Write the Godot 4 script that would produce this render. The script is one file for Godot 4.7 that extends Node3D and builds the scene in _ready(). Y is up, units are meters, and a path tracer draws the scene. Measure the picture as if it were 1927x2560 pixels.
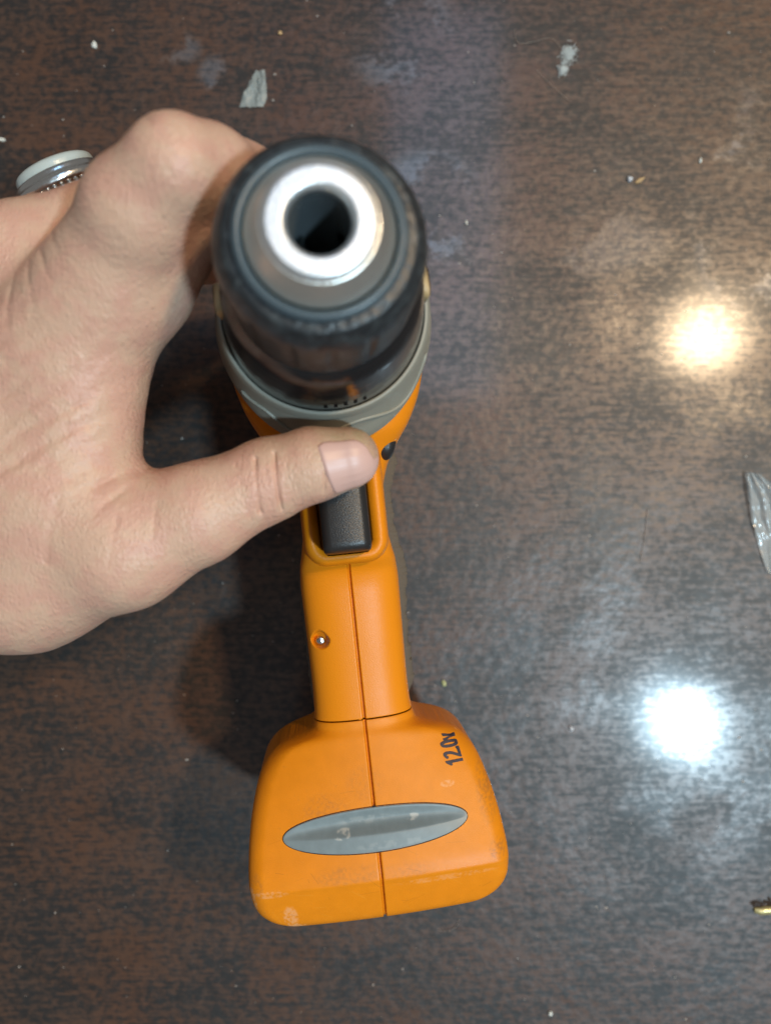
extends Node3D
# Lengths below are millimetres unless a name ends in _m; every mesh is scaled to metres when it is committed.
const MM := 0.001

var mats := {}


class Geo:
	var v := PackedVector3Array()
	var n := PackedVector3Array()
	var uv := PackedVector2Array()
	var col := PackedColorArray()
	var idx := PackedInt32Array()

	# Adds triangles, turns them outward (by volume, or towards hint) and gives smooth normals.
	func add(pv: PackedVector3Array, pi: PackedInt32Array, hint := Vector3.ZERO, puv := PackedVector2Array(), pcol := PackedColorArray()) -> void:
		var nn := PackedVector3Array()
		nn.resize(pv.size())
		var mid := Vector3.ZERO
		for p in pv:
			mid += p
		mid /= maxf(1.0, pv.size())
		var score := 0.0
		for t in range(0, pi.size(), 3):
			var a := pv[pi[t]]
			var b := pv[pi[t + 1]]
			var c := pv[pi[t + 2]]
			var cr := (b - a).cross(c - a)
			nn[pi[t]] += cr
			nn[pi[t + 1]] += cr
			nn[pi[t + 2]] += cr
			if hint == Vector3.ZERO:
				score += cr.dot((a + b + c) / 3.0 - mid)
			else:
				score += cr.dot(hint)
		var out := score > 0.0
		var base := v.size()
		for i in pv.size():
			var q := nn[i].normalized()
			n.append(q if out else -q)
		v.append_array(pv)
		if puv.size() == pv.size():
			uv.append_array(puv)
		else:
			for i in pv.size():
				uv.append(Vector2(pv[i].x, pv[i].z) * 0.01)
		if pcol.size() == pv.size():
			col.append_array(pcol)
		else:
			for i in pv.size():
				col.append(Color.WHITE)
		for t in range(0, pi.size(), 3):
			idx.append(base + pi[t])
			idx.append(base + pi[t + (2 if out else 1)])
			idx.append(base + pi[t + (1 if out else 2)])

	# rows: equally long PackedVector3Arrays; closed joins the last column to the first.
	func grid(rows: Array, closed := false, hint := Vector3.ZERO, puv := PackedVector2Array()) -> void:
		var w: int = rows[0].size()
		var pv := PackedVector3Array()
		for r in rows:
			pv.append_array(r)
		var pi := PackedInt32Array()
		for j in rows.size() - 1:
			for i in (w if closed else w - 1):
				var i2 := (i + 1) % w
				var a := j * w + i
				var b := j * w + i2
				var c := (j + 1) * w + i2
				var d := (j + 1) * w + i
				pi.append_array(PackedInt32Array([a, b, c, a, c, d]))
		add(pv, pi, hint, puv)

	# prof: points (radius, height) round the y axis
	func lathe(prof: Array, seg := 96, shape = null, at := Transform3D()) -> void:
		var rows := []
		for p in prof:
			var row := PackedVector3Array()
			for i in seg:
				var th := TAU * i / seg
				var r: float = p.x
				if shape != null:
					r += shape.call(th, p.y, p.x)
				row.append(at * Vector3(r * cos(th), p.y, r * sin(th)))
			rows.append(row)
		grid(rows, true)

	func tube(path: Array, r0: float, r1: float, seg := 8) -> void:
		var rows := []
		for k in path.size():
			var t: Vector3 = (path[mini(k + 1, path.size() - 1)] - path[maxi(k - 1, 0)]).normalized()
			var s := t.cross(Vector3.UP if absf(t.y) < 0.9 else Vector3.RIGHT).normalized()
			var q := s.cross(t)
			var f := float(k) / (path.size() - 1)
			var r := lerpf(r0, r1, f)
			if k == 0 or k == path.size() - 1:
				r *= 0.3
			var row := PackedVector3Array()
			for i in seg:
				row.append(path[k] + (s * cos(TAU * i / seg) + q * sin(TAU * i / seg)) * r)
			rows.append(row)
		grid(rows, true)

	func mesh() -> ArrayMesh:
		var arr := []
		arr.resize(Mesh.ARRAY_MAX)
		var sv := PackedVector3Array()
		sv.resize(v.size())
		for i in v.size():
			sv[i] = v[i] * 0.001
		arr[Mesh.ARRAY_VERTEX] = sv
		arr[Mesh.ARRAY_NORMAL] = n
		arr[Mesh.ARRAY_TEX_UV] = uv
		arr[Mesh.ARRAY_COLOR] = col
		arr[Mesh.ARRAY_INDEX] = idx
		var m := ArrayMesh.new()
		m.add_surface_from_arrays(Mesh.PRIMITIVE_TRIANGLES, arr)
		return m


func put(called: String, g: Geo, mat: Material, parent: Node, label := "") -> MeshInstance3D:
	var o := MeshInstance3D.new()
	o.name = called
	o.mesh = g.mesh()
	o.material_override = mat
	parent.add_child(o, true)
	if label:
		o.set_meta("label", label)
	return o


func tag(o: Node, label: String, category: String, group := "") -> void:
	o.set_meta("label", label)
	o.set_meta("category", category)
	if group:
		o.set_meta("group", group)


func lin(r: float, g: float, b: float) -> Color:
	return Color(r, g, b).linear_to_srgb()


# Profile with filleted corners: Vector3(radius, height, fillet)
func filleted(pts: Array, steps := 5) -> Array:
	var out := []
	for i in pts.size():
		var p: Vector3 = pts[i]
		var q := Vector2(p.x, p.y)
		if i == 0 or i == pts.size() - 1 or p.z <= 0.0:
			out.append(q)
			continue
		var a := Vector2(pts[i - 1].x, pts[i - 1].y)
		var b := Vector2(pts[i + 1].x, pts[i + 1].y)
		var la := minf(p.z, q.distance_to(a) * 0.49)
		var lb := minf(p.z, q.distance_to(b) * 0.49)
		var s := q + (a - q).normalized() * la
		var e := q + (b - q).normalized() * lb
		for k in steps + 1:
			var t := float(k) / steps
			out.append(s.lerp(q, t).lerp(q.lerp(e, t), t))
	return out


# Smooth curve through Vector2(w, value) points
func cv(pts: Array, w: float) -> float:
	if w <= pts[0].x:
		return pts[0].y
	for i in pts.size() - 1:
		var p: Vector2 = pts[i]
		var q: Vector2 = pts[i + 1]
		if w <= q.x:
			var h := q.x - p.x
			var s := (q.y - p.y) / h
			var m0 := s
			var m1 := s
			if i > 0:
				var sp: float = (p.y - pts[i - 1].y) / (p.x - pts[i - 1].x)
				m0 = 0.0 if sp * s <= 0.0 else 2.0 * sp * s / (sp + s)
			if i + 2 < pts.size():
				var sn: float = (pts[i + 2].y - q.y) / (pts[i + 2].x - q.x)
				m1 = 0.0 if sn * s <= 0.0 else 2.0 * sn * s / (sn + s)
			var t := (w - p.x) / h
			var t2 := t * t
			var t3 := t2 * t
			return (2 * t3 - 3 * t2 + 1) * p.y + (t3 - 2 * t2 + t) * h * m0 + (3 * t2 - 2 * t3) * q.y + (t3 - t2) * h * m1
	return pts[-1].y


func noise(kind: int, freq: float, seed_: int, oct := 4) -> FastNoiseLite:
	var f := FastNoiseLite.new()
	f.noise_type = kind
	f.frequency = freq
	f.seed = seed_
	f.fractal_octaves = oct
	return f


func grain_texture(size: int, freq: float, seed_: int, oct: int, strength: float) -> ImageTexture:
	var im := noise(FastNoiseLite.TYPE_SIMPLEX_SMOOTH, freq, seed_, oct).get_seamless_image(size, size)
	im.convert(Image.FORMAT_RGBA8)
	im.bump_map_to_normal_map(strength)
	return ImageTexture.create_from_image(im)


func plain(r: float, g: float, b: float, rough: float, metal := 0.0) -> StandardMaterial3D:
	var m := StandardMaterial3D.new()
	m.albedo_color = lin(r, g, b)
	m.roughness = rough
	m.metallic = metal
	return m


func grained(m: StandardMaterial3D, tex: Texture2D, per_m: float, amount: float) -> StandardMaterial3D:
	m.normal_enabled = true
	m.normal_texture = tex
	m.normal_scale = amount
	m.uv1_triplanar = true
	m.uv1_scale = Vector3.ONE * per_m
	return m


func _ready() -> void:
	# ---- camera, exposure, lamps
	var cam := Camera3D.new()
	cam.name = "camera"
	cam.position = Vector3(0, 0.345, 0)
	cam.rotation_degrees = Vector3(-90, 0, 0)
	var lens := CameraAttributesPhysical.new()
	lens.frustum_focal_length = 18.13   # 67 degrees upright
	lens.frustum_near = 0.01
	lens.frustum_far = 20.0
	lens.frustum_focus_distance = 0.245
	lens.exposure_aperture = 5.4
	cam.attributes = lens
	add_child(cam)
	cam.current = true
	var we := WorldEnvironment.new()
	we.name = "environment"
	var env := Environment.new()
	env.background_mode = Environment.BG_COLOR
	env.background_color = lin(0.15, 0.144, 0.138)
	env.tonemap_mode = Environment.TONE_MAPPER_LINEAR
	env.tonemap_exposure = 1.12
	env.sdfgi_enabled = true
	env.ssao_enabled = true
	env.ssil_enabled = true
	we.environment = env
	add_child(we)
	bulb(Vector3(0.966, 2.0, -0.542), Color(1.0, 0.87, 0.70), 2.6, "warm white round lamp above the table, mirrored as the upper glare spot")
	bulb(Vector3(0.896, 2.0, 0.637), Color(0.80, 0.93, 1.0), 3.3, "cool white round lamp above the table, mirrored as the lower glare spot")
	panel_lamp(Vector3(0.18, 2.0, -0.88), Vector2(0.32, 1.1), Color(0.54, 0.78, 1.0), 1.05)

	make_materials()
	table()
	drill()
	hand()
	ring()
	debris()


func bulb(at: Vector3, tint: Color, energy: float, label: String) -> void:
	var o := Node3D.new()
	o.name = "round_lamp"
	o.position = at
	add_child(o, true)
	tag(o, label, "lamp", "round lamps above the table")
	var g := Geo.new()
	g.lathe(filleted([Vector3(0.01, -84, 0), Vector3(60, -80, 44), Vector3(86, -12, 44), Vector3(72, 48, 30), Vector3(24, 84, 14), Vector3(0.01, 86, 0)], 8), 40)
	var m := plain(0.9, 0.9, 0.9, 0.5)
	m.emission_enabled = true
	m.emission = tint
	m.emission_energy_multiplier = 5.0
	put("lamp_globe", g, m, o)
	var c := Geo.new()
	c.lathe(filleted([Vector3(0.01, 86.5, 0), Vector3(22, 86.5, 2), Vector3(22, 120, 2), Vector3(0.01, 120, 0)], 3), 32)
	put("lamp_cap", c, plain(0.6, 0.6, 0.58, 0.4, 0.6), o)
	var l := OmniLight3D.new()
	l.name = "glow"
	l.light_color = tint
	l.light_energy = energy
	l.light_size = 0.084
	l.omni_range = 8.0
	l.omni_attenuation = 2.0
	l.shadow_enabled = true
	o.add_child(l)


func panel_lamp(at: Vector3, size: Vector2, tint: Color, energy: float) -> void:
	var o := Node3D.new()
	o.name = "panel_lamp"
	add_child(o, true)
	o.look_at_from_position(at, Vector3(0, 0.1, 0), Vector3(0, 0, -1))
	tag(o, "long cool white panel lamp above the table, mirrored as the bluish sheen behind the chuck", "lamp")
	var f := MeshInstance3D.new()
	f.name = "lamp_diffuser"
	var b := BoxMesh.new()
	b.size = Vector3(size.x, size.y, 0.01)
	f.mesh = b
	var m := plain(0.8, 0.8, 0.8, 0.6)
	m.emission_enabled = true
	m.emission = tint
	m.emission_energy_multiplier = 0.4
	f.material_override = m
	o.add_child(f)
	var h := MeshInstance3D.new()
	h.name = "lamp_housing"
	var hb := BoxMesh.new()
	hb.size = Vector3(size.x + 0.04, size.y + 0.04, 0.05)
	h.mesh = hb
	h.position = Vector3(0, 0, 0.035)
	h.material_override = plain(0.7, 0.7, 0.7, 0.5)
	o.add_child(h)
	var l := AreaLight3D.new()
	l.name = "glow"
	l.area_size = size
	l.area_normalize_energy = false
	l.light_color = tint
	l.light_energy = energy
	l.area_range = 8.0
	l.shadow_enabled = true
	l.position = Vector3(0, 0, -0.01)
	o.add_child(l)


func make_materials() -> void:
	var fine := grain_texture(512, 0.09, 3, 3, 3.0)
	var soft := grain_texture(512, 0.02, 5, 4, 6.0)
	mats.fine = fine
	mats.soft = soft
	mats.orange = grained(plain(0.73, 0.225, 0.004, 0.40), fine, 40.0, 0.4)
	mats.orange.metallic_specular = 0.4
	mats.black = grained(plain(0.018, 0.017, 0.017, 0.38), fine, 40.0, 0.5)
	mats.gloss_black = grained(plain(0.012, 0.012, 0.013, 0.16), soft, 12.0, 0.12)
	mats.gap = plain(0.012, 0.008, 0.006, 0.9)
	mats.sleeve = grained(plain(0.022, 0.024, 0.027, 0.42), soft, 22.0, 0.6)
	var dusty := noise(FastNoiseLite.TYPE_SIMPLEX_SMOOTH, 0.016, 61, 5).get_seamless_image(512, 512).get_data()
	var di := Image.create(512, 512, false, Image.FORMAT_RGB8)
	for i in 512 * 512:
		var c := Color(0.014, 0.017, 0.020).lerp(Color(0.075, 0.09, 0.095), 0.5 * smoothstep(0.52, 0.80, dusty[i] / 255.0)).linear_to_srgb()
		di.set_pixel(i % 512, i / 512, c)
	mats.sleeve.albedo_color = Color.WHITE
	mats.sleeve.albedo_texture = ImageTexture.create_from_image(di)
	mats.steel = grained(plain(0.80, 0.83, 0.84, 0.44, 1.0), fine, 20.0, 0.2)
	mats.cone_steel = grained(plain(0.84, 0.84, 0.79, 0.40, 1.0), fine, 20.0, 0.25)
	mats.bore = plain(0.11, 0.13, 0.14, 0.6, 0.4)
	mats.lip = grained(plain(0.055, 0.078, 0.092, 0.34), fine, 30.0, 0.2)
	mats.beige = grained(plain(0.26, 0.25, 0.205, 0.45), fine, 40.0, 0.25)
	mats.grey = grained(plain(0.15, 0.19, 0.20, 0.42), fine, 40.0, 0.3)
	mats.tab = plain(0.42, 0.30, 0.15, 0.5)
	mats.print_ink = plain(0.035, 0.028, 0.04, 0.55)
	mats.screw = plain(0.6, 0.6, 0.6, 0.25, 1.0)


# ---------------------------------------------------------------- table
func table() -> void:
	var sz := 2000
	var blob := noise(FastNoiseLite.TYPE_SIMPLEX_SMOOTH, 0.060, 11, 6)
	blob.fractal_gain = 0.64
	var a := blob.get_image(int(sz / 1.3), sz)
	a.resize(sz, sz, Image.INTERPOLATE_BILINEAR)
	var grain := noise(FastNoiseLite.TYPE_SIMPLEX_SMOOTH, 0.09, 23, 4).get_image(sz / 10, sz)
	grain.resize(sz, sz, Image.INTERPOLATE_CUBIC)
	var big := noise(FastNoiseLite.TYPE_SIMPLEX_SMOOTH, 0.03, 31, 3).get_image(sz / 8, sz / 4)
	big.resize(sz, sz, Image.INTERPOLATE_CUBIC)
	var tone := noise(FastNoiseLite.TYPE_SIMPLEX_SMOOTH, 0.016, 37, 3).get_image(sz / 4, sz / 4)
	tone.resize(sz, sz, Image.INTERPOLATE_CUBIC)
	var dash := noise(FastNoiseLite.TYPE_SIMPLEX_SMOOTH, 0.17, 29, 2).get_image(sz / 12, sz)
	dash.resize(sz, sz, Image.INTERPOLATE_CUBIC)
	var dd := dash.get_data()
	var da := a.get_data()
	var dg := grain.get_data()
	var db := big.get_data()
	var dt := tone.get_data()
	var lut := PackedByteArray()
	for warm in 8:
		for i in 256:
			var t := smoothstep(0.28, 0.76, i / 255.0)
			var w := warm / 7.0
			var dark := Color(0.010, 0.0062, 0.0045).lerp(Color(0.009, 0.0073, 0.0068), 1.0 - w)
			var light := Color(0.082, 0.034, 0.016).lerp(Color(0.068, 0.037, 0.0235), 1.0 - w)
			var c := dark.lerp(light, t).linear_to_srgb()
			lut.append(int(c.r * 255))
			lut.append(int(c.g * 255))
			lut.append(int(c.b * 255))
	var out := PackedByteArray()
	out.resize(sz * sz * 3)
	var mask := PackedByteArray()
	mask.resize(sz * sz)
	var o := 0
	for i in sz * sz:
		var cut := maxi(0, dd[i] - 158) * (dt[i] >> 4)
		var s := clampi((da[i] * 70 + dg[i] * 36 + db[i] * 22 + dt[i] * 24 - 5850 - cut * 10) / 100, 0, 255)
		var k := ((dt[i] >> 5) * 256 + s) * 3
		mask[i] = s
		out[o] = lut[k]
		out[o + 1] = lut[k + 1]
		out[o + 2] = lut[k + 2]
		o += 3
	var wood := Image.create_from_data(sz, sz, false, Image.FORMAT_RGB8, out)
	# wiped film marks, the first ones tinted with painted sheen: middle and size in millimetres, strength
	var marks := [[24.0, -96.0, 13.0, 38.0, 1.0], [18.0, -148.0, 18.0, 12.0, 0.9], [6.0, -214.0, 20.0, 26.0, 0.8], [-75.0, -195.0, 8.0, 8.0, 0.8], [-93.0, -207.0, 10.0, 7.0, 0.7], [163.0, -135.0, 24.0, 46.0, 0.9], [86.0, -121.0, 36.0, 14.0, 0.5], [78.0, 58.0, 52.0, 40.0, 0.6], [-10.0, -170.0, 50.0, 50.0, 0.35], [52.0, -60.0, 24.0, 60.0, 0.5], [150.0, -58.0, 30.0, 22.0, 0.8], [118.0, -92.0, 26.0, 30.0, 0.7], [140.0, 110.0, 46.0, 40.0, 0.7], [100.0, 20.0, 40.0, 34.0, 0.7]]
	# greasy film and wipe marks: patches where the gloss is duller
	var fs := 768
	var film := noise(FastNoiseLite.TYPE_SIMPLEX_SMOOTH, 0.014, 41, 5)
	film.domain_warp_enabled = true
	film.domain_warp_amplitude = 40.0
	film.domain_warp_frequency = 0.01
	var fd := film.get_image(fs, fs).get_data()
	# bluish lamp sheen on the film marks, painted into the colour with ragged outlines
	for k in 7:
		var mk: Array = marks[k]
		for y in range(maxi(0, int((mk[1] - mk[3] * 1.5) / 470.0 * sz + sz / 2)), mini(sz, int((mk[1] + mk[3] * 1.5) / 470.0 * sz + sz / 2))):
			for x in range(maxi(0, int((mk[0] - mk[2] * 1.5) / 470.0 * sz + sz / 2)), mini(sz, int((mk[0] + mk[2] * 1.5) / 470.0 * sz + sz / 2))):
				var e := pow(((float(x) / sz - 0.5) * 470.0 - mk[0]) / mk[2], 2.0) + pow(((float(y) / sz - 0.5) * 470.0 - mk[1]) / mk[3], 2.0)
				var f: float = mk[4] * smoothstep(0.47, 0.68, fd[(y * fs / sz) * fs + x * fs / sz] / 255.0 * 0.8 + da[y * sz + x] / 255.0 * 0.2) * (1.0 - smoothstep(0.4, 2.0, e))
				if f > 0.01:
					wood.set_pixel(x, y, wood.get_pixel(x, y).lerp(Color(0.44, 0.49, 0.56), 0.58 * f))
	# scratches
	var rng := RandomNumberGenerator.new()
	rng.seed = 55
	for k in 110:
		var p := Vector2(rng.randf_range(0.18, 0.82), rng.randf_range(0.08, 0.92)) * sz
		var dir := Vector2.from_angle(rng.randf() * TAU)
		var turn := rng.randfn(0, 0.004)
		var alpha := rng.randf_range(0.10, 0.34)
		for q in rng.randi_range(15, 130):
			p += dir
			dir = dir.rotated(turn)
			var at := Vector2i(clampi(int(p.x), 0, sz - 1), clampi(int(p.y), 0, sz - 1))
			wood.set_pixelv(at, wood.get_pixelv(at).lerp(Color(0.52, 0.43, 0.37), alpha))
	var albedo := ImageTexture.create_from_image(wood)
	var pattern := Image.create_from_data(sz, sz, false, Image.FORMAT_L8, mask)
	var pores_im := pattern.duplicate()
	pores_im.resize(1000, 1000, Image.INTERPOLATE_BILINEAR)
	var pd: PackedByteArray = pores_im.get_data()
	fs = 1000
	var film_im := Image.create_from_data(768, 768, false, Image.FORMAT_L8, fd)
	film_im.resize(fs, fs, Image.INTERPOLATE_BILINEAR)
	fd = film_im.get_data()
	var rough := PackedByteArray()
	rough.resize(fs * fs)
	var coat := PackedByteArray()
	coat.resize(fs * fs)
	for y in fs:
		var wz := (float(y) / fs - 0.5) * 470.0
		for x in fs:
			var wx := (float(x) / fs - 0.5) * 470.0
			var i := y * fs + x
			# the dark flecks are open pores: duller than the lacquered wood between them
			var p := smoothstep(0.28, 0.76, pd[i] / 255.0)
			var n := fd[i] / 255.0
			var f := 0.35 * smoothstep(0.52, 0.80, n)
			for k in marks:
				var e: float = pow((wx - k[0]) / k[2], 2.0) + pow((wz - k[1]) / k[3], 2.0)
				if e < 2.2:
					f = maxf(f, k[4] * smoothstep(0.36, 0.66, n) * (1.0 - smoothstep(0.5, 2.2, e)))
			rough[i] = clampi(int(255.0 * (0.55 - 0.11 * p - 0.13 * f)), 0, 255)
			coat[i] = clampi(int(255.0 * (0.23 + 0.19 * p) * (1.0 - 0.3 * f)), 0, 255)
	var rough_tex := ImageTexture.create_from_image(Image.create_from_data(fs, fs, false, Image.FORMAT_L8, rough))
	var coat_tex := ImageTexture.create_from_image(Image.create_from_data(fs, fs, false, Image.FORMAT_L8, coat))
	var bumps := noise(FastNoiseLite.TYPE_SIMPLEX_SMOOTH, 0.06, 47, 3).get_image(1024, 1024)
	bumps.convert(Image.FORMAT_RGBA8)
	bumps.bump_map_to_normal_map(5.0)

	var m := StandardMaterial3D.new()
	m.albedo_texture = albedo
	m.roughness = 1.0
	m.roughness_texture = rough_tex
	m.roughness_texture_channel = BaseMaterial3D.TEXTURE_CHANNEL_RED
	m.metallic_specular = 0.57
	m.clearcoat_enabled = true
	m.clearcoat = 1.0
	m.clearcoat_roughness = 0.115
	m.clearcoat_texture = coat_tex
	m.normal_enabled = true
	m.normal_texture = ImageTexture.create_from_image(bumps)
	m.normal_scale = 0.055
	m.uv1_scale = Vector3(1, 1, 1)
	mats.table = m
	var g := Geo.new()
	var half := 450.0
	var rows := []
	var uvs := PackedVector2Array()
	for j in 2:
		var row := PackedVector3Array()
		for i in 2:
			row.append(Vector3(-half + 2 * half * i, 0, -half + 2 * half * j))
			uvs.append(Vector2(0.5 + (i - 0.5) * 2 * half / 470.0, 0.5 + (j - 0.5) * 2 * half / 470.0))
		rows.append(row)
	g.grid(rows, false, Vector3.UP, uvs)
	# edge and underside of the top
	var e := [Vector3(-half, 0, -half), Vector3(half, 0, -half), Vector3(half, 0, half), Vector3(-half, 0, half)]
	for k in 4:
		var p: Vector3 = e[k]
		var q: Vector3 = e[(k + 1) % 4]
		g.grid([PackedVector3Array([p, q]), PackedVector3Array([p - Vector3(0, 22, 0), q - Vector3(0, 22, 0)])], false, (p + q))
	g.grid([PackedVector3Array([e[0] - Vector3(0, 22, 0), e[1] - Vector3(0, 22, 0)]), PackedVector3Array([e[3] - Vector3(0, 22, 0), e[2] - Vector3(0, 22, 0)])], false, Vector3.DOWN)
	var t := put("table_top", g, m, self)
	t.set_meta("kind", "structure")
	t.set_meta("label", "dark brown wood grain laminate table top with a scratched glossy finish")


# ---------------------------------------------------------------- drill
const HANDLE_A := [Vector2(0, 29.9), Vector2(10, 29.3), Vector2(20, 27.0), Vector2(28, 23.4), Vector2(36, 18.2), Vector2(42, 15.2), Vector2(50, 13.3), Vector2(58, 13.1), Vector2(66, 14.3), Vector2(72, 15.6), Vector2(78, 16.1), Vector2(95, 15.9), Vector2(110, 15.8), Vector2(118, 16.0), Vector2(121.8, 16.45)]
const HANDLE_U := [Vector2(0, 120), Vector2(30, 118), Vector2(40, 112), Vector2(50, 110), Vector2(64, 109), Vector2(69, 107), Vector2(74, 102.5), Vector2(80, 100.6), Vector2(95, 99), Vector2(110, 97.3), Vector2(121.6, 96.6)]
const FOOT_A := [Vector2(122, 16.45), Vector2(124, 17.0), Vector2(125.3, 19.0), Vector2(126.3, 22.3), Vector2(127.3, 25.6), Vector2(128.6, 28.6), Vector2(130.5, 31.2), Vector2(134, 34.1), Vector2(138, 36.1), Vector2(142, 37.4), Vector2(149, 39.1), Vector2(159, 40.5), Vector2(167, 40.95), Vector2(173, 40.6), Vector2(176.5, 39.6), Vector2(179.3, 37.6), Vector2(181.8, 34.0), Vector2(183.3, 30.2), Vector2(184.2, 26.5), Vector2(184.8, 21.5)]
const FOOT_U := [Vector2(122, 96.6), Vector2(124, 96.9), Vector2(127, 98.2), Vector2(131, 99.6), Vector2(140, 102.6), Vector2(150, 105.7), Vector2(158, 108.0), Vector2(165, 109.7), Vector2(167.6, 109.9), Vector2(169.0, 109.3), Vector2(172, 108.1), Vector2(178, 105.5), Vector2(181.2, 103.8), Vector2(183.4, 101), Vector2(184.8, 96)]
const FOOT_CROWN := [Vector2(122, 1.5), Vector2(126, 4.2), Vector2(132, 5.4), Vector2(142, 4.4), Vector2(155, 3.2), Vector2(165, 2.4), Vector2(190, 1.5)]


func hash_noise(x: float, y: float, f: FastNoiseLite) -> float:
	return f.get_noise_2d(x, y)


func handle_disp(x: float, w: float) -> float:
	var d := 0.0
	# countersunk screw hole on the left of the grip front, drop shaped
	var dx := x + 11.4
	var dw := w - 94.4
	var r := 3.0 * clampf(1.0 + 0.16 * dw, 0.25, 1.0)
	var e := sqrt(dx * dx + (dw * dw if dw > 0 else dw * dw * 0.36))
	d -= 3.2 * (1.0 - smoothstep(r * 0.72, r * 1.05, e))
	return d


func foot_disp(x: float, w: float) -> float:
	var ex := x / 27.9
	var ew := (w - 153.2) / 5.35
	return -4.0 if ex * ex + ew * ew < 1.0 else 0.0


# 0 where the pack continues the round grip, 1 where it is flat
func foot_flat(w: float) -> float:
	return smoothstep(122.0, 130.5, w)


func round_drop(x: float, a: float) -> float:
	return 11.5 * (1.0 - pow(maxf(0.0, 1.0 - pow(minf(1.0, absf(x) / a), 2.63)), 0.38))


func foot_front(x: float, w: float) -> float:
	var a := cv(FOOT_A, w)
	var rf := minf(cv([Vector2(122, 6), Vector2(190, 4.8)], w), a * 0.8)
	var drop := cv(FOOT_CROWN, w) * (x / a) * (x / a)
	var over := absf(x) - (a - rf)
	if over > 0.0:
		drop += rf - sqrt(maxf(0.0, rf * rf - over * over))
	return cv(FOOT_U, w) - lerpf(round_drop(x, a), drop, foot_flat(w))


# One closed cross-section (x across, y along the drill, z along the grip), front first.
func section(w: float, a: float, uf: float, crown: float, rf: float, ub: float, rb: float, flat_n: int, notch: float, disp, flatness := 1.0) -> PackedVector3Array:
	var right := PackedVector2Array()
	var nh := 0.5
	right.append(Vector2(0, -notch))
	if notch > 0.0:
		right.append(Vector2(nh * 0.75, -notch))
		right.append(Vector2(nh, -0.12))
		right.append(Vector2(nh * 1.5, 0))
	else:
		nh = 0.0
	var x1 := maxf(a - rf, nh * 2.0)
	if rf < 0.0:
		# evenly rounded front without a flat
		var drop := -rf
		rf = drop
		for i in range(1, flat_n + 23):
			var ph := PI / 2 * i / (flat_n + 22)
			right.append(Vector2(maxf(nh * 1.5 + 0.02 * i, a * pow(sin(ph), 0.76)), -drop * (1.0 - pow(cos(ph), 0.76))))
		flat_n = 0
	for i in range(1, flat_n + 1):
		right.append(Vector2(lerpf(nh * 1.5, x1, float(i) / flat_n), 0))
	for i in (range(1, 23) if flat_n > 0 else []):
		var ph: float = PI / 2 * i / 22
		right.append(Vector2(x1 + (a - x1) * sin(ph), -rf * (1 - cos(ph))))
	var pts := PackedVector3Array()
	var top := []
	for q in right:
		top.append(q)
	var side_top := uf - lerpf(11.5, crown + rf, flatness)
	var low := minf(ub + rb, side_top - 1.0)
	var rows := []
	for s in [1.0, -1.0]:
		var half := PackedVector3Array()
		for q in top:
			var x: float = q.x * s
			var u = uf - crown * (q.x / a) * (q.x / a) + q.y
			if flatness < 1.0:
				u = uf - lerpf(round_drop(q.x, a), crown * (q.x / a) * (q.x / a) - maxf(q.y, -rf), flatness) if q.x > nh * 1.2 else uf + q.y
			if disp != null:
				u += disp.call(x, w)
			half.append(Vector3(x, u, w))
		for i in range(1, 6):
			half.append(Vector3(a * s, lerpf(side_top, low, i / 5.0), w))
		for i in range(1, 7):
			var ph := PI / 2 * i / 6
			half.append(Vector3(s * (a - rb * (1 - cos(ph))), low - (low - ub) * sin(ph), w))
		half.append(Vector3(s * (a - rb) * 0.5, ub, w))
		rows.append(half)
	pts.append_array(rows[0])
	pts.append(Vector3(0, ub, w))
	var l: PackedVector3Array = rows[1]
	for i in range(l.size() - 1, 0, -1):
		pts.append(l[i])
	return pts


func loft_uv(rows: Array) -> PackedVector2Array:
	var uvs := PackedVector2Array()
	for r in rows:
		for p in r:
			uvs.append(Vector2(0.5 + p.x / 100.0, (p.z - 110.0) / 100.0))
	return uvs


func capped(rows: Array) -> void:
	for end in [0, rows.size() - 1]:
		var c := Vector3.ZERO
		for p in rows[end]:
			c += p
		c /= rows[end].size()
		var dup: PackedVector3Array = rows[end].duplicate()
		var pin := PackedVector3Array()
		for p in dup:
			pin.append(c)
		if end == 0:
			rows.push_front(dup)
			rows.push_front(pin)
			end = rows.size() - 1
		else:
			rows.append(dup)
			rows.append(pin)


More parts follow.
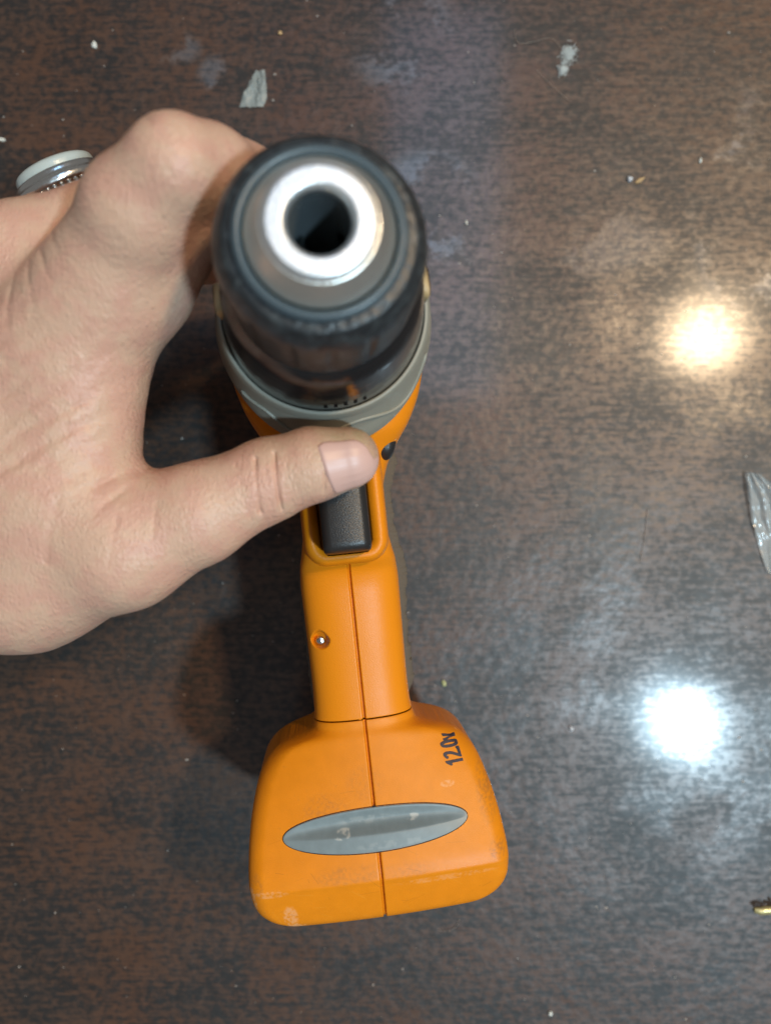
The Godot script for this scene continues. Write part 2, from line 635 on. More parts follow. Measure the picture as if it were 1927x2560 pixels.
func drill() -> void:
	var d := Node3D.new()
	d.name = "power_drill"
	var up := Vector3(0.068, 0.996, -0.002).normalized()
	var along := Vector3(0.104, 0, 0.9946)
	along = (along - up * along.dot(up)).normalized()
	d.transform = Transform3D(Basis(up.cross(along), up, along), Vector3(-0.0260, 0, -0.054))
	add_child(d, true)
	tag(d, "orange and black cordless drill standing on its back end, chuck towards the viewer", "drill")

	# --- chuck
	var ck := Node3D.new()
	ck.name = "chuck"
	d.add_child(ck)
	var g := Geo.new()
	g.lathe(filleted([Vector3(6.1, 166, 0), Vector3(6.1, 200.2, 0.5), Vector3(7.0, 201.4, 0.5), Vector3(10.6, 201.4, 0.7), Vector3(11.4, 200.2, 0.4), Vector3(11.4, 200.1, 0)]), 128)
	put("chuck_nose", g, mats.steel, ck, "bright polished steel nose ring of the chuck")
	g = Geo.new()
	g.lathe(filleted([Vector3(11.0, 200.3, 0), Vector3(11.7, 200.2, 0.3), Vector3(14.9, 195.2, 0.4), Vector3(14.9, 186, 0)]), 128)
	put("chuck_cone", g, mats.cone_steel, ck)
	g = Geo.new()
	g.lathe(filleted([Vector3(0.01, 168, 0), Vector3(6.05, 168, 0), Vector3(6.05, 199, 0)]), 64)
	put("chuck_bore", g, mats.bore, ck, "dark hollow bore of the chuck")
	for k in 3:
		g = Geo.new()
		var rows := []
		for j in 5:
			var hh := lerpf(169, 183, j / 4.0)
			var r0 := lerpf(2.0, 4.6, j / 4.0)
			var row := PackedVector3Array()
			for q in [Vector2(r0, 0.0), Vector2(r0 + 0.8, 1.6), Vector2(6.0, 1.8), Vector2(6.0, -1.8), Vector2(r0 + 0.8, -1.6)]:
				row.append(Vector3(q.x, hh, q.y).rotated(Vector3.UP, TAU * k / 3.0 + 0.5))
			rows.append(row)
		capped(rows)
		g.grid(rows, true)
		put("chuck_jaw", g, mats.bore, ck)
	g = Geo.new()
	var grip := func(th: float, u: float, r: float) -> float:
		var k := smoothstep(0.55, 0.95, cos(th * 16.0)) * smoothstep(166.0, 169.0, u) * (1.0 - smoothstep(186.0, 190.0, u)) * (1.0 if r > 20.0 else 0.0)
		return -0.55 * k
	g.lathe(filleted([Vector3(17.2, 188, 0), Vector3(17.2, 193.8, 0.2), Vector3(19.4, 193.4, 0.6), Vector3(22.1, 189.2, 3.0), Vector3(22.2, 177, 2.0), Vector3(22.0, 165.5, 1.2), Vector3(19.5, 164.2, 0.6), Vector3(14, 164.2, 0)], 6), 256, grip)
	put("chuck_sleeve", g, mats.sleeve, ck)
	g = Geo.new()
	g.lathe(filleted([Vector3(15.2, 188, 0), Vector3(15.2, 194.8, 0.5), Vector3(16.2, 195.8, 0.7), Vector3(17.4, 195.0, 0.6), Vector3(17.5, 190, 0)], 8), 160)
	put("sleeve_lip", g, mats.lip, ck, "shiny blue grey lip at the mouth of the chuck sleeve")

	# --- torque collar, front ring and motor housing
	g = Geo.new()
	var ribs := func(th: float, u: float, r: float) -> float:
		return 0.0
	g.lathe(filleted([Vector3(13, 165.5, 0), Vector3(21.6, 165.5, 0.8), Vector3(24.4, 161, 2.5), Vector3(25.8, 150, 4), Vector3(26.7, 140.5, 1), Vector3(27.0, 138.3, 0.3), Vector3(27.0, 134, 0)], 6), 160, ribs)
	var collar := put("torque_collar", g, mats.gloss_black, d, "glossy black torque collar behind the chuck")
	for k in 5:
		g = Geo.new()
		var th := PI / 2 - 0.02 - 0.10 * (k - 1)
		var rows := []
		for j in 2:
			var uu := 141.6 + 4.2 * j - absf(k - 2.0) * 0.25
			var rr := 26.75 - 0.72 * j
			var row := PackedVector3Array()
			for q in [Vector2(-0.6, -0.4), Vector2(-0.45, 0.12), Vector2(0.45, 0.12), Vector2(0.6, -0.4)]:
				row.append(Vector3(0, uu, 0) + Vector3(cos(th), 0, sin(th)) * (rr + q.y) + Vector3(-sin(th), 0, cos(th)) * q.x)
			rows.append(row)
		capped(rows)
		g.grid(rows, true)
		put("torque_mark", g, mats.gap, collar)
	g = Geo.new()
	var flare := func(th: float, u: float, r: float) -> float:
		var c := maxf(0.0, sin(th))
		return 4.6 * pow(c, 3.2) * smoothstep(134.0, 122.5, u)
	g.lathe(filleted([Vector3(27.0, 136.5, 0), Vector3(27.2, 138.0, 0.4), Vector3(28.2, 138.0, 0.8), Vector3(29.1, 135.5, 1.0), Vector3(30.4, 127, 2), Vector3(30.9, 122.8, 0.6), Vector3(29.8, 122.2, 0), Vector3(24, 122.2, 0)], 5), 192, flare)
	var ring_part := put("front_ring", g, mats.beige, d, "beige grey front ring of the gear case")
	# raised wavy moulding on the front ring
	g = Geo.new()
	var path := []
	for k in 60:
		var f := k / 59.0
		var th := lerpf(PI * 0.80, PI * 0.14, f)
		var uu := 129.2 + 2.6 * sin(f * 13.0 + 0.6) * smoothstep(0.0, 0.2, f)
		var rr: float = lerpf(29.5, 30.6, (135.5 - uu) / 10.0) + flare.call(th, uu, 30.0)
		path.append(Vector3(cos(th) * (rr + 0.15), uu, sin(th) * (rr + 0.15)))
	g.tube(path, 0.55, 0.55, 8)
	put("moulded_rib", g, mats.beige, ring_part)
	g = Geo.new()
	g.lathe(filleted([Vector3(0.01, 3.0, 0), Vector3(22, 3.0, 4), Vector3(29.0, 8, 5), Vector3(30.4, 30, 4), Vector3(30.4, 118, 1), Vector3(29.8, 121.2, 0.6), Vector3(20, 121.2, 0)], 5), 128)
	var housing := put("motor_housing", g, mats.orange, d)
	for k in 6:
		for s in [1.0, -1.0]:
			g = Geo.new()
			var rows := []
			for j in 2:
				var row := PackedVector3Array()
				for q in [Vector2(-6, -0.9), Vector2(-6, 0.9), Vector2(6, 0.9), Vector2(6, -0.9)]:
					row.append(Vector3(s * (29.8 + 0.75 * j), 18 + k * 4.2 + q.y, q.x * 0.8))
				rows.append(row)
			capped(rows)
			g.grid(rows, true)
			put("vent_slot", g, mats.gap, housing)
	for s in [-1.0, 1.0]:
		g = Geo.new()
		var rows := []
		for j in 3:
			var row := PackedVector3Array()
			var xx: float = s * [24.0, 25.8, 26.4][j]
			var k: float = [1.0, 1.0, 0.8][j]
			for q in [Vector2(-4.2, 150), Vector2(-4.2, 157), Vector2(3.0, 158), Vector2(4.6, 155), Vector2(4.2, 150)]:
				row.append(Vector3(xx, 154 + (q.y - 154) * k, q.x * k * 0.85))
			rows.append(row)
		capped(rows)
		g.grid(rows, true)
		put("side_clip", g, mats.tab, d, "small tan clip at the side of the torque collar")

	# --- grip
	var ws := []
	var w := 0.0
	while w < 121.5:
		ws.append(w)
		w += 0.45 if w > 84 and w < 101 else 1.0
	ws.append(121.25)
	ws.append(121.75)
	var rows := []
	for q in ws:
		var a := cv(HANDLE_A, q) - (0.12 if q > 121.4 else 0.0)
		var uf := cv(HANDLE_U, q) - (0.12 if q > 121.4 else 0.0)
		rows.append(section(q, a, uf, 0.0, -minf(11.5, a * 0.8), cv([Vector2(0, 40), Vector2(40, 46), Vector2(121, 55)], q), 8.0, 34, 1.3, handle_disp))
	capped(rows)
	g = Geo.new()
	g.grid(rows, true, Vector3.ZERO, loft_uv(rows))
	var handle := put("grip", g, mats.orange, d)
	g = Geo.new()
	var sc := Transform3D(Basis(), Vector3(-11.3, 93.9, 95.3))
	g.lathe(filleted([Vector3(0.01, 0.9, 0), Vector3(1.2, 0.6, 0.4), Vector3(1.7, 0, 0.2), Vector3(1.7, -3, 0)], 3), 24, null, sc)
	put("screw", g, mats.screw, handle)

	# --- battery pack at the end of the grip
	ws = []
	w = 122.0
	while w < 183.8:
		ws.append(w)
		w += 0.35 if w < 127 else 0.5
	ws.append_array([184.0, 184.3, 184.6, 184.8])
	rows = []
	for q in ws:
		var a := cv(FOOT_A, q) - (0.10 if q < 122.1 else 0.0)
		var uf := cv(FOOT_U, q) - (0.10 if q < 122.1 else 0.0)
		var rf := minf(cv([Vector2(122, 6), Vector2(190, 4.8)], q), a * 0.8)
		rows.append(section(q, a, uf, cv(FOOT_CROWN, q), rf, cv([Vector2(122, 58), Vector2(126, 62), Vector2(135, 56), Vector2(150, 38), Vector2(170, 30), Vector2(184.8, 44)], q), 8.0, 66, 1.3 if q > 122.2 else 1.0, foot_disp, foot_flat(q)))
	capped(rows)
	g = Geo.new()
	g.grid(rows, true, Vector3.ZERO, loft_uv(rows))
	var pack := put("battery_pack", g, battery_material(), d, "orange battery pack with scuffed edges")
	# finger scoop
	g = Geo.new()
	rows = []
	var vs := [-1.0, -1.0, -0.985, -0.95, -0.9]
	for i in range(1, 22):
		vs.append(lerpf(-0.9, 0.2, i / 21.0))
	for i in range(1, 12):
		vs.append(lerpf(0.2, 0.93, i / 11.0))
	vs.append_array([0.96, 0.985, 1.0, 1.0])
	for i in 121:
		var c := -cos(PI * i / 120.0)
		var x := 28.8 * c
		var half := maxf(6.25 * sqrt(maxf(0.0, 1.0 - c * c)), 0.02)
		var depth := 1.45 * maxf(0.0, 1.0 - c * c * 1.04)
		var row := PackedVector3Array()
		for j in vs.size():
			var t: float = vs[j]
			var ww := 153.2 + half * t
			var u := foot_front(x, ww)
			if j == 0 or j == vs.size() - 1:
				u -= 3.0
			elif absf(t) > 0.99:
				u -= 0.05
			else:
				u += 0.22
				if t < 0.2:
					var k := clampf((t + 0.93) / 1.13, 0.0, 1.0)
					u -= depth * (1.5 * pow(sin(k * PI * 0.80), 1.2) - 0.62 * smoothstep(0.45, 1.0, k) * 1.9)
				else:
					var k := clampf((0.93 - t) / 0.73, 0.0, 1.0)
					u += depth * (-1.5 * pow(sin(PI * 0.80), 1.2) + 0.62 * 1.9) * pow(k, 0.9)
			row.append(Vector3(x, u, ww))
		rows.append(row)
	g.grid(rows, false, Vector3.UP)
	put("release_button", g, button_material(), pack, "grey oval release button with a finger groove")
	g = Geo.new()
	var oval := []
	for i in 161:
		var th := TAU * i / 160
		var ox := 28.95 * cos(th)
		var ow := 153.2 + 6.4 * sin(th)
		oval.append(Vector3(ox, foot_front(ox, ow) + 0.0, ow))
	g.tube(oval, 0.13, 0.13, 6)
	put("button_seal", g, mats.gap, pack)
	g = Geo.new()
	voltage_print(g)
	put("voltage_print", g, mats.print_ink, pack, "dark printed 12.0v mark")

	# --- trigger and its frame
	g = Geo.new()
	rows = []
	for i in 40:
		var q := lerpf(28.0, 66.8, i / 39.0)
		var e := clampf((q - 63.2) / 3.6, 0.0, 1.0)
		var drop := 5.0 * (1.0 - sqrt(maxf(0.0, 1.0 - e * e)))
		var aa := 6.95 - 1.3 * (1.0 - sqrt(maxf(0.0, 1.0 - pow(clampf((q - 64.2) / 2.7, 0, 1), 2.0))))
		rows.append(section(q, aa, 127.6 + 1.4 * pow((q - 46.0) / 20.0, 2.0) * 0.6 - drop, 0.8, 2.6, 104.0, 1.0, 14, 0.0, null))
	capped(rows)
	g.grid(rows, true)
	put("trigger", g, mats.black, d, "black trigger under the thumb")
	g = Geo.new()
	rows = []
	var prof := [Vector2(4.3, -11), Vector2(4.0, -4.4), Vector2(3.5, -2.0), Vector2(2.7, -0.5), Vector2(1.6, 0.2), Vector2(0.4, -0.1), Vector2(-0.8, -1.1), Vector2(-1.4, -2.4), Vector2(-1.5, -9)]
	var loop := []
	for i in 17:
		loop.append([Vector2(9.0, lerpf(34.0, 63.0, i / 16.0)), Vector2(1, 0)])
	for i in range(1, 12):
		var ph := PI / 2 * i / 12
		loop.append([Vector2(6.0 + 3.0 * cos(ph), 63.0 + 3.5 * sin(ph)), Vector2(cos(ph), sin(ph)).normalized()])
	for i in 13:
		loop.append([Vector2(6.0 - 12.0 * i / 12.0, 66.5), Vector2(0, 1)])
	for i in range(1, 12):
		var ph := PI / 2 * (1.0 + i / 12.0)
		loop.append([Vector2(-6.0 + 3.0 * cos(ph), 63.0 + 3.5 * sin(ph)), Vector2(cos(ph), sin(ph)).normalized()])
	for i in 17:
		loop.append([Vector2(-9.0, lerpf(63.0, 34.0, i / 16.0)), Vector2(-1, 0)])
	for q in loop:
		var row := PackedVector3Array()
		var pos: Vector2 = q[0]
		var nrm: Vector2 = q[1]
		for p in prof:
			var c: Vector2 = pos + nrm * (p.x + 0.0)
			row.append(Vector3(c.x, 114.4 + p.y, c.y))
		rows.append(row)
	g.grid(rows, false, Vector3.UP)
	put("trigger_frame", g, mats.orange, d)

	# --- direction button
	g = Geo.new()
	g.lathe(filleted([Vector3(0.01, 6.4, 0), Vector3(3.2, 6.2, 1.5), Vector3(4.6, 4.2, 1.2), Vector3(4.8, -4, 0), Vector3(0.01, -4, 0)], 5), 40, null, Transform3D(Basis(Vector3(-0.38, 0.0, 0.9), Vector3(0.78, 0, 0.33), Vector3(0, 1.05, 0)), Vector3(12.9, 106.5, 34.6)))
	put("direction_button", g, mats.black, d)

	# --- worn rubber at the back of the grip
	g = Geo.new()
	rows = []
	var fray := noise(FastNoiseLite.TYPE_SIMPLEX, 0.35, 71, 4)
	for i in 300:
		var q := lerpf(33.0, 120.0, i / 299.0)
		var a := cv(HANDLE_A, q)
		var k := smoothstep(33.0, 40.0, q) * (1.0 - smoothstep(114.0, 120.0, q))
		var row := PackedVector3Array()
		for s in [1.0, -1.0]:
			var jag := 0.55 * fray.get_noise_2d(q * 0.35, s * 40.0) + 0.22 * fray.get_noise_2d(q * 1.6, s * 90.0)
			var wide := a + 0.3 + k * ((2.7 + 1.5 * (1.0 - smoothstep(70.0, 92.0, q)) if s > 0 else 0.7) + 1.1 * jag)
			var part := [Vector2(a - 0.6, 80.0), Vector2(a + 0.2 + k * 0.8, 79.5), Vector2(wide - 0.3 * k, 78.2 + jag), Vector2(wide, 77.0), Vector2(wide - 0.2, 72.0), Vector2(wide - 0.5, 58.0), Vector2(a * 0.8, 46.0), Vector2(a * 0.4, 42.5)]
			if s < 0:
				part.reverse()
			for p in part:
				row.append(Vector3(s * p.x, p.y, q))
		rows.append(row)
	capped(rows)
	g.grid(rows, true)
	var rub := grained(plain(0.105, 0.083, 0.06, 0.9), mats.soft, 50.0, 1.0)
	var rubber := put("rubber_grip", g, rub, d, "dusty brown worn rubber with torn edges at the back of the grip")
	# torn shreds of rubber along the right edge
	var rng := RandomNumberGenerator.new()
	rng.seed = 9
	g = Geo.new()
	for k in 34:
		var q := rng.randf_range(40.0, 116.0) if k < 12 else rng.randfn([48.0, 97.0, 71.0][k % 3], 1.6)
		var s := 1.0 if rng.randf() < 0.7 else -1.0
		var x := s * (cv(HANDLE_A, q) + (2.5 if s > 0 else 0.7))
		var p := Vector3(x, rng.randf_range(74, 79), q)
		var dir := Vector3(s * rng.randf_range(0.2, 0.8), rng.randf_range(-0.2, 0.4), rng.randf_range(-1, 1)).normalized()
		var ln := rng.randf_range(0.8, 2.2)
		g.tube([p, p + dir * ln * 0.5, p + dir * ln + Vector3(0, 0, rng.randf_range(-0.4, 0.4))], rng.randf_range(0.2, 0.45), 0.1, 5)
	var sh := put("rubber_shreds", g, rub, rubber)
	sh.set_meta("kind", "stuff")


func battery_material() -> StandardMaterial3D:
	var sz := 700
	var n1 := noise(FastNoiseLite.TYPE_SIMPLEX_SMOOTH, 0.02, 101, 5).get_image(sz, sz).get_data()
	var n2 := noise(FastNoiseLite.TYPE_SIMPLEX_SMOOTH, 0.09, 103, 4).get_image(sz, sz).get_data()
	var im := Image.create(sz, sz, false, Image.FORMAT_RGB8)
	var base := Color(0.73, 0.225, 0.004)
	var dirt := Color(0.13, 0.075, 0.045)
	var worn := Color(0.80, 0.42, 0.20)
	# grime where the photograph shows it: x across, w along the grip, two radii, strength
	var marks := [[36.0, 148.0, 3.0, 9.0, 0.42], [37.0, 164.0, 2.5, 3.5, 0.5], [-15.0, 147.0, 7.0, 5.0, 0.28], [-2.0, 140.0, 6.0, 5.0, 0.18], [-10.0, 165.0, 10.0, 3.0, 0.30], [8.0, 166.0, 9.0, 2.5, 0.2], [-38.0, 166.0, 2.0, 4.0, 0.3], [14.0, 149.0, 3.0, 2.0, 0.2]]
	var chips := [[-26.5, 183.4, 4.0, 2.2, 0.7], [-34.0, 168.5, 5.0, 1.2, 0.4], [-29.0, 178.0, 2.2, 4.5, 0.5], [20.0, 170.0, 15.0, 1.0, 0.25], [24.0, 143.6, 2.2, 1.0, 0.6], [-40.0, 174.0, 1.2, 8.0, 0.5]]
	for y in sz:
		var w := 110.0 + 100.0 * (y + 0.5) / sz
		for x in sz:
			var lx := -50.0 + 100.0 * (x + 0.5) / sz
			var i := y * sz + x
			var a := n1[i] / 255.0
			var b := n2[i] / 255.0
			var c := base * (0.95 + 0.10 * a)
			var dk := 0.10 * smoothstep(0.66, 0.9, b * 0.6 + a * 0.4)
			for m in marks:
				var e := pow((lx - m[0]) / m[2], 2.0) + pow((w - m[1]) / m[3], 2.0)
				if e < 1.6:
					dk = maxf(dk, m[4] * smoothstep(0.30, 0.85, b * 0.55 + a * 0.45) * (1.0 - smoothstep(0.3, 1.6, e)))
			c = c.lerp(dirt, dk)
			for m in chips:
				var e := pow((lx - m[0]) / m[2], 2.0) + pow((w - m[1]) / m[3], 2.0)
				if e < 1.4:
					c = c.lerp(worn, m[4] * smoothstep(0.34, 0.66, b * 0.6 + a * 0.4) * (1.0 - smoothstep(0.6, 1.4, e)))
			im.set_pixel(x, y, Color(c.r, c.g, c.b).linear_to_srgb())
	# scratches and scuffs, each a thin line
	var rng := RandomNumberGenerator.new()
	rng.seed = 19
	for k in 80:
		var p := Vector2(rng.randf_range(-36, 36), rng.randf_range(142, 184))
		if k % 2 == 0:
			p = Vector2(rng.randf_range(-40, 40), rng.randf_range(164, 184))
		var dir := Vector2.from_angle(rng.randfn(0.15, 0.5))
		var ln := rng.randf_range(1.0, 7.0)
		var pale := rng.randf() < 0.55
		var alpha := rng.randf_range(0.06, 0.22)
		for q in int(ln * 8.0):
			var t := p + dir * (q / 8.0)
			var ix := int((t.x + 50.0) / 100.0 * sz)
			var iy := int((t.y - 110.0) / 100.0 * sz)
			if ix > 0 and iy > 0 and ix < sz and iy < sz:
				im.set_pixel(ix, iy, im.get_pixel(ix, iy).lerp(Color(0.93, 0.70, 0.48) if pale else Color(0.40, 0.22, 0.10), alpha))
	var m := plain(1, 1, 1, 0.4)
	m.metallic_specular = 0.4
	m.normal_enabled = true
	m.normal_texture = grain_texture(1024, 0.33, 7, 2, 3.0)
	m.normal_scale = 0.22
	m.albedo_color = Color.WHITE
	m.albedo_texture = ImageTexture.create_from_image(im)
	return m


func button_material() -> StandardMaterial3D:
	# 0.2 mm a pixel, repeating every 100 mm like the coordinates it is laid with
	var sz := 500
	var im := Image.create(sz, sz, false, Image.FORMAT_RGB8)
	var f := noise(FastNoiseLite.TYPE_SIMPLEX_SMOOTH, 0.05, 131, 4)
	var scuffs := [[-10.5, 153.4, 2.6, 1.3, 0.9], [11.5, 151.4, 2.0, 0.9, 0.8], [-3.0, 150.5, 8.0, 1.2, 0.18], [4.0, 157.5, 10.0, 1.0, 0.15]]
	for y in sz:
		for x in sz:
			var lx := (x - 500 if x > 250 else x) * 0.2
			var w := 100.0 + y * 0.2
			var n := 0.5 + 0.5 * f.get_noise_2d(x, y)
			var c := Color(0.18, 0.22, 0.23) * (0.9 + 0.2 * n)
			for m in scuffs:
				var e := pow((lx - m[0] + (w - m[1]) * 0.4) / m[2], 2.0) + pow((w - m[1]) / m[3], 2.0)
				if e < 1.5:
					c = c.lerp(Color(0.45, 0.44, 0.40), m[4] * smoothstep(0.40, 0.58, n) * (1.0 - smoothstep(0.7, 1.5, e)))
			im.set_pixel(x, y, Color(c.r, c.g, c.b).linear_to_srgb())
	var m := plain(1, 1, 1, 0.42)
	m.albedo_color = Color.WHITE
	m.albedo_texture = ImageTexture.create_from_image(im)
	return m


func voltage_print(g: Geo) -> void:
	var t := TextMesh.new()
	var f := SystemFont.new()
	f.font_names = PackedStringArray(["Droid Sans"])
	f.font_weight = 700
	t.font_size = 64
	t.pixel_size = 0.01
	t.depth = 0.02
	t.curve_step = 1.0
	t.text = "12.0v"
	var arr := t.get_mesh_arrays()
	var box := t.get_aabb()
	var vs: PackedVector3Array = arr[Mesh.ARRAY_VERTEX]
	var ix: PackedInt32Array = arr[Mesh.ARRAY_INDEX] if arr[Mesh.ARRAY_INDEX] != null else PackedInt32Array(range(vs.size()))
	var pv := PackedVector3Array()
	var thick := [Vector2(0, 0), Vector2(0.021, 0.018), Vector2(-0.021, -0.018), Vector2(0.021, -0.018)]
	var all := PackedInt32Array()
	for k in vs.size() * thick.size():
		var p: Vector3 = vs[k % vs.size()]
		var layer: int = k / vs.size()
		var fx: float = (p.x - box.position.x) / box.size.x + thick[layer].x
		var fy: float = (p.y - box.position.y) / box.size.y + thick[layer].y
		var w := lerpf(138.7, 129.7, fx)
		var x := lerpf(30.3, 24.6, fy) - 1.5 * fx
		x = minf(x, cv(FOOT_A, w) - 0.25)
		var u := foot_front(x, w) + (0.17 + 0.012 * layer if p.z > 0 else -0.2)
		pv.append(Vector3(x, u, w))
	for layer in thick.size():
		for k in ix:
			all.append(k + layer * vs.size())
	g.add(pv, all)


# ---------------------------------------------------------------- hand
# Bones: [group, from, radius, to, radius]; group 0 is the palm, the others are fingers.
func bones() -> Array:
	var b := []
	var P := func(gr: int, a: Vector3, ra: float, c: Vector3, rc: float) -> void:
		b.append([gr, a, ra, c, rc])
	var wrist := Vector3(-168, 116, 15)
	P.call(0, Vector3(-375, 124, 66), 34.0, wrist, 26.0)
	P.call(0, Vector3(-165, 116, -6), 22.0, Vector3(-165, 116, 22), 22.0)
	P.call(0, wrist, 22.0, Vector3(-69, 150, -57), 15.0)
	P.call(0, Vector3(-165, 112, -8), 20.0, Vector3(-100, 138, -67), 13.0)
	P.call(0, Vector3(-168, 108, -18), 20.0, Vector3(-120, 122, -73), 13.0)
	P.call(0, Vector3(-170, 104, -22), 18.0, Vector3(-134, 104, -68), 12.0)
	P.call(0, Vector3(-150, 118, 21), 22.0, Vector3(-100, 128, 17.5), 19.0)
	P.call(0, Vector3(-100, 128, 17.5), 19.0, Vector3(-70, 138, 9.0), 16.5)
	P.call(0, Vector3(-75.5, 144, -47), 14.5, Vector3(-83, 139, -8), 16.5)
	P.call(0, Vector3(-115, 138, -20), 18.0, Vector3(-95, 138, -2), 16.0)
	# thumb
	P.call(1, Vector3(-70, 138, 9.0), 15.5, Vector3(-50, 139.5, 0.5), 13.2)
	P.call(1, Vector3(-50, 139.5, 0.5), 13.2, Vector3(-31, 139.5, -8.6), 10.6)
	P.call(1, Vector3(-31, 139.5, -8.6), 10.6, Vector3(-19.5, 141, -12.4), 9.4)
	P.call(1, Vector3(-19.5, 141, -12.4), 9.4, Vector3(-9.8, 141, -14.2), 8.3)
	# index
	P.call(2, Vector3(-68.5, 152, -58), 14.5, Vector3(-57, 165, -70), 13.2)
	P.call(2, Vector3(-57, 165, -70), 13.2, Vector3(-47, 172.5, -77), 10.6)
	P.call(2, Vector3(-60, 150, -59), 12.5, Vector3(-46, 158, -71), 9.4)
	P.call(2, Vector3(-47, 172.5, -77), 10.6, Vector3(-41, 165, -79), 10.2)
	P.call(2, Vector3(-41, 165, -79), 10.2, Vector3(-36.5, 152, -82.5), 9.2)
	P.call(2, Vector3(-36.5, 152, -82.5), 9.2, Vector3(-27, 134, -89.5), 7.6)
	# middle
	P.call(3, Vector3(-100, 138, -67), 13.0, Vector3(-70, 131, -84.5), 10.8)
	P.call(3, Vector3(-70, 131, -84.5), 10.8, Vector3(-46, 113, -92), 9.2)
	P.call(3, Vector3(-46, 113, -89), 9.4, Vector3(-24, 104, -96), 8.4)
	# ring finger
	P.call(4, Vector3(-120, 122, -73), 12.5, Vector3(-88, 102, -92), 10.4)
	P.call(4, Vector3(-88, 102, -92), 10.4, Vector3(-60, 86, -94), 9.0)
	P.call(4, Vector3(-60, 86, -94), 9.0, Vector3(-38, 78, -97), 8.2)
	# little finger
	P.call(5, Vector3(-134, 104, -68), 11.5, Vector3(-104, 80, -88), 9.2)
	P.call(5, Vector3(-104, 80, -88), 9.2, Vector3(-80, 66, -90), 8.0)
	P.call(5, Vector3(-80, 66, -90), 8.0, Vector3(-62, 58, -92), 7.4)
	return b


func smin(a: float, b: float, k: float) -> float:
	var h := maxf(k - absf(a - b), 0.0) / k
	return minf(a, b) - h * h * k * 0.25


func body_dist(p: Vector3, list: Array) -> float:
	var palm := 1e3
	var fing := PackedFloat32Array([1e3, 1e3, 1e3, 1e3, 1e3, 1e3])
	for e in list:
		var a: Vector3 = e[1]
		var ba: Vector3 = e[5]
		var pa := p - a
		var t := clampf(pa.dot(ba) * e[6], 0.0, 1.0)
		var d: float = (pa - ba * t).length() - lerpf(e[2], e[4], t)
		var gr: int = e[0]
		if gr == 0:
			palm = smin(palm, d, 13.0)
		else:
			fing[gr] = smin(fing[gr], d, 3.5)
	var out := palm
	for gr in range(1, 6):
		if fing[gr] < 900.0:
			out = minf(out, smin(palm, fing[gr], 9.0 if gr > 1 else 7.0))
	return out


func near_bones(all: Array, c: Vector3, reach: float) -> Array:
	var out := []
	for e in all:
		var pa: Vector3 = c - e[1]
		var t := clampf(pa.dot(e[5]) * e[6], 0.0, 1.0)
		if (pa - e[5] * t).length() - lerpf(e[2], e[4], t) < reach:
			out.append(e)
	return out


